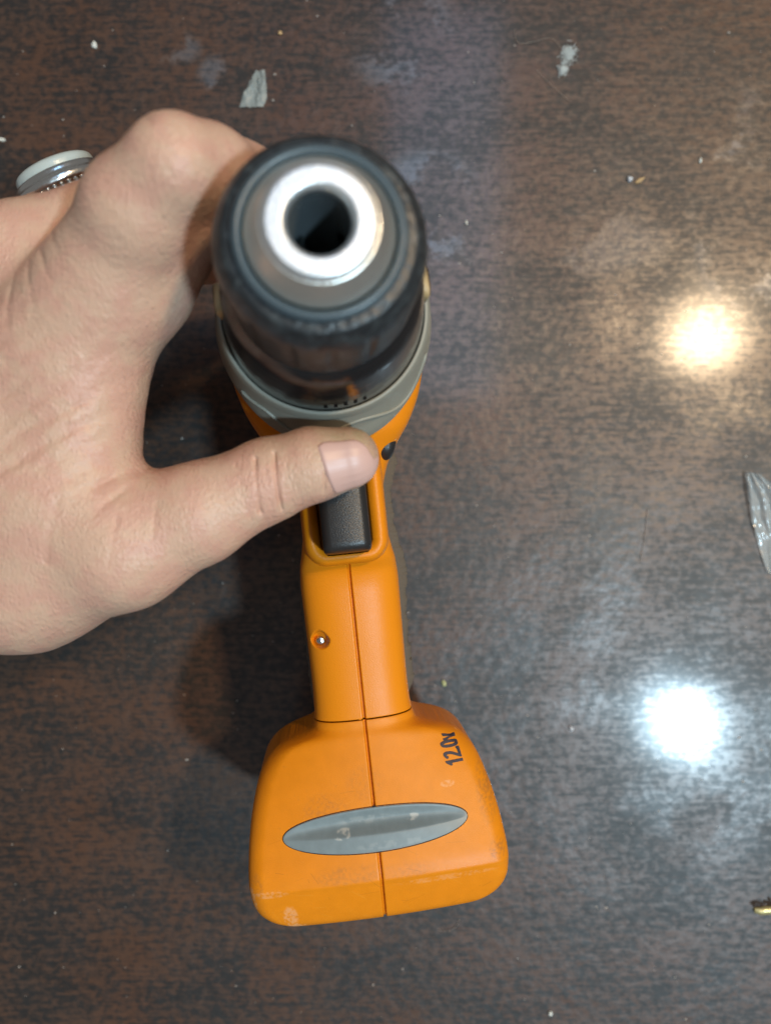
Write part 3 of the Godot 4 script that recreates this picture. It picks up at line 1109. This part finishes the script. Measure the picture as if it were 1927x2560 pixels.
func hand() -> void:
	var all := bones()
	for e in all:
		e.append(e[3] - e[1])
		e.append(1.0 / maxf(1e-6, (e[3] - e[1]).length_squared()))
	var cell := 1.3
	var per := 8
	var lo := Vector3(-366, 44, -112)
	var nb := Vector3i(36, 14, 21)
	var nx := nb.x * per + 1
	var ny := nb.y * per + 1
	var nz := nb.z * per + 1
	var field := PackedFloat32Array()
	field.resize(nx * ny * nz)
	field.fill(1e3)
	var block := cell * per
	var active := []
	for bz in nb.z:
		for by in nb.y:
			for bx in nb.x:
				var c := lo + Vector3(bx + 0.5, by + 0.5, bz + 0.5) * block
				var d := body_dist(c, near_bones(all, c, 40.0))
				if absf(d) > block * 0.87 + 2.0:
					continue
				active.append(Vector3i(bx, by, bz))
				var list := near_bones(all, c, block * 0.87 + 14.0)
				for k in per + 1:
					for j in per + 1:
						var at := ((bz * per + k) * ny + by * per + j) * nx + bx * per
						var p := lo + Vector3(bx * per, by * per + j, bz * per + k) * cell
						for i in per + 1:
							if field[at + i] > 900.0:
								field[at + i] = body_dist(Vector3(p.x + i * cell, p.y, p.z), list)
	# surface nets
	var id := PackedInt32Array()
	id.resize(nx * ny * nz)
	id.fill(-1)
	var pv := PackedVector3Array()
	var sy := nx
	var sz := nx * ny
	var corner := [0, 1, sy, sy + 1, sz, sz + 1, sz + sy, sz + sy + 1]
	var edges := [[0, 1], [2, 3], [4, 5], [6, 7], [0, 2], [1, 3], [4, 6], [5, 7], [0, 4], [1, 5], [2, 6], [3, 7]]
	var cells := []
	for b in active:
		for k in per:
			for j in per:
				for i in per:
					var x: int = b.x * per + i
					var y: int = b.y * per + j
					var z: int = b.z * per + k
					var at := x + y * sy + z * sz
					var s := 0
					for c in 8:
						if field[at + corner[c]] < 0.0:
							s += 1
					if s == 0 or s == 8:
						continue
					var sum := Vector3.ZERO
					var cnt := 0
					for e in edges:
						var f0 := field[at + corner[e[0]]]
						var f1 := field[at + corner[e[1]]]
						if (f0 < 0.0) == (f1 < 0.0):
							continue
						var t := f0 / (f0 - f1)
						var c0 := Vector3(e[0] & 1, (e[0] >> 1) & 1, e[0] >> 2)
						var c1 := Vector3(e[1] & 1, (e[1] >> 1) & 1, e[1] >> 2)
						sum += c0.lerp(c1, t)
						cnt += 1
					id[at] = pv.size()
					pv.append(lo + (Vector3(x, y, z) + sum / cnt) * cell)
					cells.append(at)
	var pi := PackedInt32Array()
	for at in cells:
		var f0 := field[at]
		for ax in 3:
			var st: int = [1, sy, sz][ax]
			var u: int = [sy, sz, 1][ax]
			var w: int = [sz, 1, sy][ax]
			var f1 := field[at + st]
			if (f0 < 0.0) == (f1 < 0.0):
				continue
			var a := id[at]
			var b := id[at - u]
			var c := id[at - u - w]
			var d := id[at - w]
			if b < 0 or c < 0 or d < 0:
				continue
			if f0 < 0.0:
				pi.append_array(PackedInt32Array([a, b, c, a, c, d]))
			else:
				pi.append_array(PackedInt32Array([a, c, b, a, d, c]))
	# ease the steps of the grid
	for round_ in 2:
		var acc := PackedVector3Array()
		acc.resize(pv.size())
		var num := PackedInt32Array()
		num.resize(pv.size())
		for t in range(0, pi.size(), 3):
			for e in 3:
				acc[pi[t + e]] += pv[pi[t + (e + 1) % 3]]
				num[pi[t + e]] += 1
		for i in pv.size():
			if num[i] > 0:
				pv[i] = pv[i].lerp(acc[i] / num[i], 0.5)
	# finer triangles where the skin has creases
	var lines := creases()
	for round_ in 2:
		var mid := {}
		var fresh := PackedInt32Array()
		for t in range(0, pi.size(), 3):
			var c := (pv[pi[t]] + pv[pi[t + 1]] + pv[pi[t + 2]]) / 3.0
			if not near_crease(c, lines, 2.6):
				fresh.append_array(PackedInt32Array([pi[t], pi[t + 1], pi[t + 2]]))
				continue
			var m := []
			for e in 3:
				var i0 := mini(pi[t + e], pi[t + (e + 1) % 3])
				var i1 := maxi(pi[t + e], pi[t + (e + 1) % 3])
				var key := i0 * 400000 + i1
				if not mid.has(key):
					mid[key] = pv.size()
					pv.append((pv[i0] + pv[i1]) * 0.5)
				m.append(mid[key])
			fresh.append_array(PackedInt32Array([pi[t], m[0], m[2], m[0], pi[t + 1], m[1], m[2], m[1], pi[t + 2], m[0], m[1], m[2]]))
		pi = fresh
	var nn := PackedVector3Array()
	nn.resize(pv.size())
	for t in range(0, pi.size(), 3):
		var cr := (pv[pi[t + 1]] - pv[pi[t]]).cross(pv[pi[t + 2]] - pv[pi[t]])
		for e in 3:
			nn[pi[t + e]] += cr
	var flip := 1.0
	var probe := 0
	for i in pv.size():
		if pv[i].y > pv[probe].y:
			probe = i
	if nn[probe].y < 0:
		flip = -1.0
	var folds := noise(FastNoiseLite.TYPE_SIMPLEX_SMOOTH, 0.11, 83, 3)
	var blotch := noise(FastNoiseLite.TYPE_SIMPLEX_SMOOTH, 0.11, 87, 4)
	var cols := PackedColorArray()
	cols.resize(pv.size())
	for i in pv.size():
		var p := pv[i]
		var q := nn[i].normalized() * flip
		var push := 0.16 * folds.get_noise_3d(p.x, p.y, p.z)
		# fine folds of loose skin across the web between thumb and forefinger
		var web := exp(-p.distance_squared_to(Vector3(-86, 152, -24)) / 700.0)
		push += web * 0.16 * sin((p.x * 0.55 + p.z * 0.95) * 1.15 + 1.6 * folds.get_noise_2d(p.x, p.z))
		for l in lines:
			var r: float = l[3]
			var d2: float = seg_dist2(p, l[0], l[1])
			if d2 < 9.0 * r * r:
				push -= l[2] * exp(-d2 / (r * r))
		pv[i] = p + q * push
		# pigment: redder over knuckles and tip, yellowed round the nail
		var n1 := blotch.get_noise_3d(p.x, p.y, p.z)
		var c := Color(0.57, 0.352, 0.256).lerp(Color(0.56, 0.325, 0.243), smoothstep(-0.12, 0.30, n1))
		c = c.lerp(Color(0.565, 0.368, 0.265), smoothstep(0.0, 0.35, -n1))
		var stain := exp(-p.distance_squared_to(Vector3(-8, 145, -20)) / 90.0)
		c = c.lerp(Color(0.36, 0.28, 0.16), 0.85 * clampf(stain, 0.0, 1.0) * (0.7 + 0.6 * folds.get_noise_3d(p.x * 3.0, p.y * 3.0, p.z * 3.0)))
		cols[i] = c
	var g := Geo.new()
	g.add(pv, pi, Vector3.ZERO, PackedVector2Array(), cols)
	var m := StandardMaterial3D.new()
	m.vertex_color_use_as_albedo = true
	m.roughness = 0.43
	m.metallic_specular = 0.45
	m.subsurf_scatter_enabled = true
	m.subsurf_scatter_strength = 0.05
	var pores := noise(FastNoiseLite.TYPE_CELLULAR, 0.055, 91, 2)
	pores.cellular_return_type = FastNoiseLite.RETURN_DISTANCE2_SUB
	pores.domain_warp_enabled = true
	pores.domain_warp_amplitude = 12.0
	var im := pores.get_seamless_image(640, 400)
	im.resize(640, 640)
	var fold := noise(FastNoiseLite.TYPE_SIMPLEX_SMOOTH, 0.03, 93, 4).get_seamless_image(640, 640)
	fold.convert(Image.FORMAT_RGBA8)
	for y in 640:
		for x in 640:
			var c := fold.get_pixel(x, y)
			c.a = 0.5
			fold.set_pixel(x, y, c)
	im.convert(Image.FORMAT_RGBA8)
	im.blend_rect(fold, Rect2i(0, 0, 640, 640), Vector2i.ZERO)
	im.bump_map_to_normal_map(9.0)
	grained(m, ImageTexture.create_from_image(im), 27.0, 0.8)
	var h := put("hand", g, m, self)
	tag(h, "left hand gripping the drill from the left, thumb over its trigger, ring on a finger", "hand")
	nail(h, all)


func creases() -> Array:
	# from, to, depth, half width
	var c := []
	var S := func(x0: float, z0: float, x1: float, z1: float, y: float, depth: float, r: float) -> void:
		c.append([Vector3(x0, y, z0), Vector3(x1, y - 2.0, z1), depth, r])
	S.call(-33.0, -13.5, -31.8, 0.0, 149.5, 0.85, 0.55)
	S.call(-28.2, -15.0, -26.6, -0.5, 150.0, 1.0, 0.5)
	S.call(-25.0, -12.0, -23.4, -6.5, 150.0, 0.3, 0.5)
	S.call(-13.8, -16.5, -16.2, -2.5, 150.0, 0.5, 0.45)
	S.call(-36.5, -8.0, -35.6, -1.0, 150.0, 0.25, 0.6)
	var rng := RandomNumberGenerator.new()
	rng.seed = 314
	# short knuckle lines over the thumb joint
	for k in 11:
		var x := -38.0 + 1.45 * k + rng.randfn(0, 0.3)
		var z0 := rng.randf_range(-14.0, -6.0)
		S.call(x, z0, x + rng.randf_range(0.3, 1.4), z0 + rng.randf_range(3.0, 9.0), 149.5, rng.randf_range(0.14, 0.30), 0.42)
	# stretch folds across the web and the back of the hand
	for k in 13:
		var x := rng.randf_range(-92.0, -70.0)
		var z := -40.0 + 2.6 * k + rng.randfn(0, 1.0)
		var ln := rng.randf_range(6.0, 14.0)
		S.call(x - ln, z + ln * 0.55, x, z, 158.0, rng.randf_range(0.12, 0.26), rng.randf_range(0.5, 0.8))
	# folds over the bent forefinger joint
	for k in 7:
		var t := k / 6.0
		S.call(-56.0 + 7.0 * t, -88.0 + 8.0 * t + rng.randfn(0, 0.8), -45.0 + 6.0 * t, -82.0 + 9.0 * t, 181.0, 0.2, 0.55)
	S.call(-79.0, -66.0, -70.0, -52.0, 164.0, 0.4, 0.9)
	S.call(-82.0, -62.0, -75.0, -50.0, 163.5, 0.45, 0.9)
	S.call(-86.0, -60.0, -82.0, -48.0, 161.5, 0.45, 1.0)
	S.call(-91.0, -58.0, -90.0, -44.0, 159.5, 0.4, 1.1)
	S.call(-35.5, -77.0, -33.5, -69.0, 168.0, 0.7, 0.7)
	S.call(-64.0, -12.0, -72.0, -6.0, 153.0, 0.6, 0.9)
	S.call(-62.0, -9.0, -71.0, 0.0, 153.5, 0.4, 0.9)
	S.call(-80.0, -3.0, -84.0, 12.0, 153.0, 0.35, 1.1)
	S.call(-66.0, 2.0, -68.0, 14.0, 154.0, 0.25, 0.9)
	S.call(-57.0, -2.0, -58.0, 9.0, 153.0, 0.22, 0.8)
	return c


func seg_dist2(p: Vector3, a: Vector3, b: Vector3) -> float:
	var ba := b - a
	var t := clampf((p - a).dot(ba) / ba.length_squared(), 0.0, 1.0)
	var d := p - a - ba * t
	d.y *= 0.25   # creases are cut into the skin from the viewer's side
	return d.length_squared()


func near_crease(p: Vector3, lines: Array, reach: float) -> bool:
	for l in lines:
		if seg_dist2(p, l[0], l[1]) < (reach + l[3]) * (reach + l[3]):
			return true
	return false


func nail(h: Node, all: Array) -> void:
	# the nail plate follows the back of the thumb tip
	var axis := Vector3(9.7, 0.0, -1.8).normalized()
	var centre := Vector3(-9.2, 141, -14.0)
	var out_dir := Vector3(0.03, 0.94, 0.34).normalized()
	out_dir = (out_dir - axis * out_dir.dot(axis)).normalized()
	var side := axis.cross(out_dir).normalized()
	if side.z < 0:
		side = -side
	var list := near_bones(all, centre, 30.0)
	var rows := []
	for i in 29:
		var s := lerpf(-1.0, 1.0, i / 28.0)
		var row := PackedVector3Array()
		for j in 29:
			var t := lerpf(-1.0, 1.0, j / 28.0)
			# superellipse outline: square at the root, rounded at the tip
			var wide := 1.0
			if s > 0.25:
				wide = pow(maxf(0.0, 1.0 - pow((s - 0.25) / 0.75, 3.0)), 0.5)
			elif s < -0.6:
				wide = 1.0 - 0.18 * pow((-0.6 - s) / 0.4, 2.0)
			var ang := t * wide * 0.92
			var dir := out_dir * cos(ang) + side * sin(ang)
			var p := centre + axis * (s * 6.6 + 0.9 * t) + dir * 16.0
			for k in 24:
				p -= dir * maxf(body_dist(p, list), 0.0) * 0.9
			var edge := maxf(absf(t), absf(s))
			var lift := 0.42 - 0.75 * smoothstep(0.90, 1.0, edge) + 0.07 * sin(t * 30.0 + 1.5 * sin(t * 9.0)) * (1.0 - absf(s))
			row.append(p + dir * lift)
		rows.append(row)
	var g := Geo.new()
	g.grid(rows, false, Vector3.UP)
	var m := plain(0.58, 0.37, 0.32, 0.42)
	put("thumb_nail", g, m, h, "short pink thumb nail")


# ---------------------------------------------------------------- ring on the hand
func ring() -> void:
	var o := Node3D.new()
	o.name = "finger_ring"
	var up := Vector3(-0.42, 0.26, -0.87).normalized()
	var dir := Vector3(32, -20, -19).normalized()
	dir = (dir - up * dir.dot(up)).normalized()
	o.transform = Transform3D(Basis(up.cross(dir), up, dir).scaled(Vector3.ONE * 1.14), Vector3(-95.2, 110.8, -94.1) * MM)
	add_child(o, true)
	tag(o, "large silver ring with a pale flat stone worn on the hand beside the drill", "ring")
	var silver := grained(plain(0.72, 0.73, 0.72, 0.24, 1.0), mats.soft, 40.0, 0.25)
	var g := Geo.new()
	g.lathe(filleted([Vector3(0.01, 0.2, 0), Vector3(11.6, 0.2, 0.3), Vector3(12.2, 1.6, 0.5), Vector3(13.3, 2.2, 0.8), Vector3(13.4, 3.9, 1.2), Vector3(11.9, 4.7, 0.5), Vector3(11.6, 6.2, 0.7), Vector3(10.7, 6.6, 0.3), Vector3(10.5, 5.8, 0.2), Vector3(0.01, 5.6, 0)], 5), 96)
	put("bezel", g, silver, o)
	g = Geo.new()
	g.lathe(filleted([Vector3(10.45, 5.7, 0), Vector3(10.6, 8.4, 1.2), Vector3(9.2, 9.3, 1.0), Vector3(0.01, 9.5, 0)], 6), 96)
	put("stone", g, grained(plain(0.42, 0.47, 0.45, 0.3), mats.soft, 30.0, 0.2), o, "pale grey green flat topped stone")
	g = Geo.new()
	for k in 40:
		var th := TAU * k / 40
		var c := Transform3D(Basis(), Vector3(cos(th) * 12.3, 0.9, sin(th) * 12.3))
		g.lathe([Vector2(0.01, -0.75), Vector2(0.42, -0.62), Vector2(0.7, -0.2), Vector2(0.7, 0.2), Vector2(0.42, 0.62), Vector2(0.01, 0.75)], 10, null, c)
	put("beading", g, silver, o)
	g = Geo.new()
	var rows := []
	for i in 49:
		var th := TAU * i / 48
		var row := PackedVector3Array()
		for q in [Vector2(10.9, -2.5), Vector2(12.2, -2.2), Vector2(12.5, 0), Vector2(12.2, 2.2), Vector2(10.9, 2.5)]:
			row.append(Vector3(sin(th) * q.x, -11.6 + cos(th) * q.x, q.y))
		rows.append(row)
	g.grid(rows, false)
	put("band", g, silver, o)


# ---------------------------------------------------------------- litter on the table
func tabled(px: float, py: float) -> Vector3:
	# millimetres on the table, measured from the point under the lens
	return Vector3(px, 0, py)


func chip(called: String, at: Vector3, size: Vector3, turn: float, mat: Material, label: String, category: String, seed_: int, group := "") -> void:
	var f := noise(FastNoiseLite.TYPE_SIMPLEX_SMOOTH, 0.9, seed_, 2)
	var g := Geo.new()
	var rows := []
	for j in 7:
		var ph := PI * j / 6.0
		var row := PackedVector3Array()
		for i in 12:
			var th := TAU * i / 12
			var dir := Vector3(sin(ph) * cos(th), cos(ph), sin(ph) * sin(th))
			var r := 1.0 + 0.55 * f.get_noise_3d(dir.x, dir.y, dir.z)
			row.append(Vector3(dir.x * size.x, dir.y * size.y, dir.z * size.z) * 0.5 * r)
		rows.append(row)
	g.grid(rows, true)
	var o := put(called, g, mat, self)
	o.position = (at + Vector3(0, size.y * 0.42, 0)) * MM
	o.rotation.y = turn
	tag(o, label, category, group)


# A folded scrap of thin plastic: outline points left and right of a spine, with pleats
func scrap(called: String, rows: Array, mat: Material, label: String, category: String) -> void:
	var g := Geo.new()
	g.grid(rows, false, Vector3.UP)
	var under := []
	for r in rows:
		var low := PackedVector3Array()
		for p in r:
			low.append(p - Vector3(0, 0.08, 0))
		under.append(low)
	g.grid(under, false, Vector3.DOWN)
	tag(put(called, g, mat, self), label, category)


func pleats(left: Array, right: Array, across: int, amp: float, waves: float, seed_: int) -> Array:
	var f := noise(FastNoiseLite.TYPE_SIMPLEX_SMOOTH, 0.12, seed_, 3)
	var rows := []
	var steps := 24
	for j in steps + 1:
		var t := float(j) / steps * (left.size() - 1)
		var k := mini(int(t), left.size() - 2)
		var l: Vector2 = left[k].lerp(left[k + 1], t - k)
		var r: Vector2 = right[k].lerp(right[k + 1], t - k)
		var row := PackedVector3Array()
		for i in across + 1:
			var s := float(i) / across
			var p := l.lerp(r, s)
			var wob := f.get_noise_2d(p.x * 2.0, p.y * 2.0)
			var hgt := 0.35 + amp * (0.5 + 0.5 * sin(s * waves * TAU + wob * 2.5)) * (0.6 + 0.4 * sin(t * 1.3 + 0.5)) + absf(wob) * amp * 0.5
			row.append(Vector3(p.x, hgt, p.y))
		rows.append(row)
	return rows


func debris() -> void:
	var film := plain(0.62, 0.66, 0.66, 0.2)
	film.transparency = BaseMaterial3D.TRANSPARENCY_ALPHA
	film.albedo_color.a = 0.28
	var milky := plain(0.34, 0.38, 0.37, 0.4)
	milky.transparency = BaseMaterial3D.TRANSPARENCY_ALPHA
	milky.albedo_color.a = 0.55
	scrap("plastic_scrap", pleats([Vector2(-58.0, -196), Vector2(-61.0, -190), Vector2(-63.5, -184.5), Vector2(-65.0, -180.2)], [Vector2(-53.6, -196.5), Vector2(-52.9, -190), Vector2(-52.7, -184), Vector2(-54.5, -180.4)], 18, 1.6, 1.6, 201), milky, "folded grey translucent plastic scrap near the top edge, above the bent forefinger", "plastic scrap")
	scrap("plastic_film", pleats([Vector2(159.2, -18.0), Vector2(160.4, -8), Vector2(162.5, 4), Vector2(165.5, 14), Vector2(169.2, 27.0)], [Vector2(166, -17), Vector2(176, -8), Vector2(181, 4), Vector2(182, 14), Vector2(176, 27.5)], 26, 2.6, 3.2, 207), film, "crumpled clear plastic film lying at the right edge between the two glare spots", "plastic film")
	# lint tuft
	var rng := RandomNumberGenerator.new()
	rng.seed = 77
	var g := Geo.new()
	for k in 420:
		var t := rng.randf()
		var lobe := 1.0 if t < 0.66 else 0.0
		var c := Vector3(79.0 + 2.4 * lobe + rng.randfn(0, 0.9 + 0.5 * lobe), rng.randf_range(0.15, 1.3), -196.8 - 7.0 * lobe + rng.randfn(0, 1.1 + 0.6 * lobe))
		var dir := Vector3(rng.randfn(), rng.randfn() * 0.25, rng.randfn()).normalized()
		var bend := Vector3(rng.randfn(), 0, rng.randfn()) * 0.4
		var ln := rng.randf_range(0.5, 1.3)
		g.tube([c - dir * ln, c + bend * 0.5, c + dir * ln + bend], 0.15, 0.11, 4)
	tag(put("lint_tuft", g, plain(0.60, 0.64, 0.63, 0.9), self), "small pale tuft of lint on the table near the top right", "lint")
	# yellow metal sliver at the right edge, with its brown residue
	g = Geo.new()
	var rows := []
	for j in 9:
		var x := lerpf(164.0, 184.0, j / 8.0)
		var k := 1.0 - 0.45 * exp(-j * 1.2)
		var row := PackedVector3Array()
		for q in [Vector2(-1.9, 0.15), Vector2(-1.7, 1.3), Vector2(-0.5, 2.3), Vector2(0.9, 2.0), Vector2(1.9, 1.1), Vector2(2.2, 0.15)]:
			row.append(Vector3(x, q.y * k + 0.15 * sin(j * 2.1), 177.3 + q.x * k + 0.25 * sin(j * 1.4)))
		rows.append(row)
	capped(rows)
	g.grid(rows, true)
	tag(put("brass_sliver", g, grained(plain(0.55, 0.47, 0.22, 0.3, 0.5), mats.soft, 60.0, 0.5), self), "shiny pale yellow sliver cut off by the lower right edge of the picture", "metal piece")
	g = Geo.new()
	for k in 150:
		var x := rng.randf_range(162.6, 182.0)
		var c := Vector3(x, 0.12, 174.6 - maxf(0.0, x - 166.0) * 0.13 + rng.randfn(0, 1.0) * (0.55 + 0.04 * (x - 162.0)))
		var r := rng.randf_range(0.25, 0.7)
		g.lathe([Vector2(0.01, r * 0.6), Vector2(r * 0.7, r * 0.4), Vector2(r, -0.1)], 6, null, Transform3D(Basis().rotated(Vector3.UP, rng.randf() * 6.0), c))
	var res := put("brown_residue", g, plain(0.035, 0.02, 0.012, 0.85), self)
	tag(res, "crumbly dark brown residue behind the pale yellow sliver", "residue")
	res.set_meta("kind", "stuff")
	# crumbs that can be told apart
	var white := plain(0.62, 0.63, 0.58, 0.7)
	var tan := plain(0.50, 0.33, 0.16, 0.7)
	var green := plain(0.45, 0.45, 0.22, 0.7)
	var pearl := plain(0.55, 0.57, 0.6, 0.35)
	chip("crumb", Vector3(-129.6, 0, -208.0), Vector3(2.4, 1.4, 3.2), 0.2, white, "white crumb on the table near the top left", "crumb", 1)
	chip("crumb", Vector3(-47.0, 0, -213.5), Vector3(1.8, 1.0, 1.8), 0.0, tan, "tan crumb at the top, above the plastic scrap", "crumb", 2)
	chip("crumb", Vector3(-171.0, 0, -166.0), Vector3(3.8, 0.7, 1.6), -0.2, white, "flat whitish crumb at the left edge above the ring", "crumb", 3)
	chip("crumb", Vector3(26.0, 0, 76.2), Vector3(1.9, 1.1, 2.8), 0.4, green, "greenish yellow crumb right of the grip of the drill", "crumb", 4)
	chip("crumb", Vector3(108.7, 0, -148.2), Vector3(2.4, 1.6, 2.6), 0.3, pearl, "round pale bead at the upper right, left of the oval husk", "crumb", 5)
	chip("husk", Vector3(113.0, 0, -147.6), Vector3(4.8, 1.2, 1.7), 0.6, tan, "small oval husk beside the round pale bead", "husk", 6)
	chip("crumb", Vector3(140.2, 0, -156.7), Vector3(1.3, 0.9, 2.4), -0.3, white, "whitish crumb at the upper right, right of the oval husk", "crumb", 7)
	chip("crumb", Vector3(82.6, 0, 96.5), Vector3(1.7, 1.2, 2.2), 0.5, pearl, "pale bead left of the lower cool glare spot", "crumb", 8)
	chip("crumb", Vector3(73.4, 0, 223.5), Vector3(1.8, 1.2, 2.2), 0.1, white, "white crumb near the bottom edge right of the middle", "crumb", 9)
	chip("crumb", Vector3(36.0, 0, -129.0), Vector3(1.2, 0.9, 2.2), 0.1, white, "whitish crumb right of the chuck of the drill", "crumb", 10)
	# thin fibres and hairs lying about
	var hair := plain(0.30, 0.24, 0.20, 0.6)
	fibre([Vector3(57.3, 0.3, -215), Vector3(59, 0.35, -209), Vector3(66, 0.4, -209.5), Vector3(74, 0.35, -211), Vector3(79, 0.3, -205)], hair, "curved pale hair at the top right, beside the lint tuft")
	fibre([Vector3(67.0, 0.3, -197), Vector3(74, 0.3, -190), Vector3(82, 0.3, -183)], hair, "straight pale hair below the lint tuft")
	fibre([Vector3(116.5, 0.3, -2), Vector3(115.5, 0.3, 9), Vector3(113.3, 0.3, 22)], hair, "straight tan hair between the two glare spots")
	fibre([Vector3(23, 0.3, 185.5), Vector3(26, 0.6, 186.8), Vector3(31, 0.6, 185), Vector3(33, 0.3, 181)], hair, "curled hair on the table below the battery pack")
	# dust too fine to count
	g = Geo.new()
	for k in 420:
		var c := Vector3(rng.randf_range(-185, 185), 0.05, rng.randf_range(-245, 245))
		var r := 0.16 + 0.34 * pow(rng.randf(), 3.0)
		g.lathe([Vector2(0.01, r * 0.9), Vector2(r * 0.8, r * 0.5), Vector2(r, -0.05)], 5, null, Transform3D(Basis().rotated(Vector3.UP, rng.randf() * 6.0).scaled(Vector3(rng.randf_range(0.7, 1.8), 1, 1)), c))
	var dust := put("dust", g, plain(0.40, 0.36, 0.32, 0.6), self)
	dust.set_meta("kind", "stuff")
	dust.set_meta("label", "fine pale dust specks scattered over the table")
	dust.set_meta("category", "dust")


func fibre(path: Array, mat: Material, label: String) -> void:
	var c := Curve3D.new()
	for k in path.size():
		var t: Vector3 = (path[mini(k + 1, path.size() - 1)] - path[maxi(k - 1, 0)]) * 0.18
		c.add_point(path[k], -t, t)
	var pts := []
	for k in 25:
		pts.append(c.sample_baked(c.get_baked_length() * k / 24.0, true))
	var g := Geo.new()
	g.tube(pts, 0.11, 0.09, 5)
	tag(put("hair", g, mat, self), label, "hair")
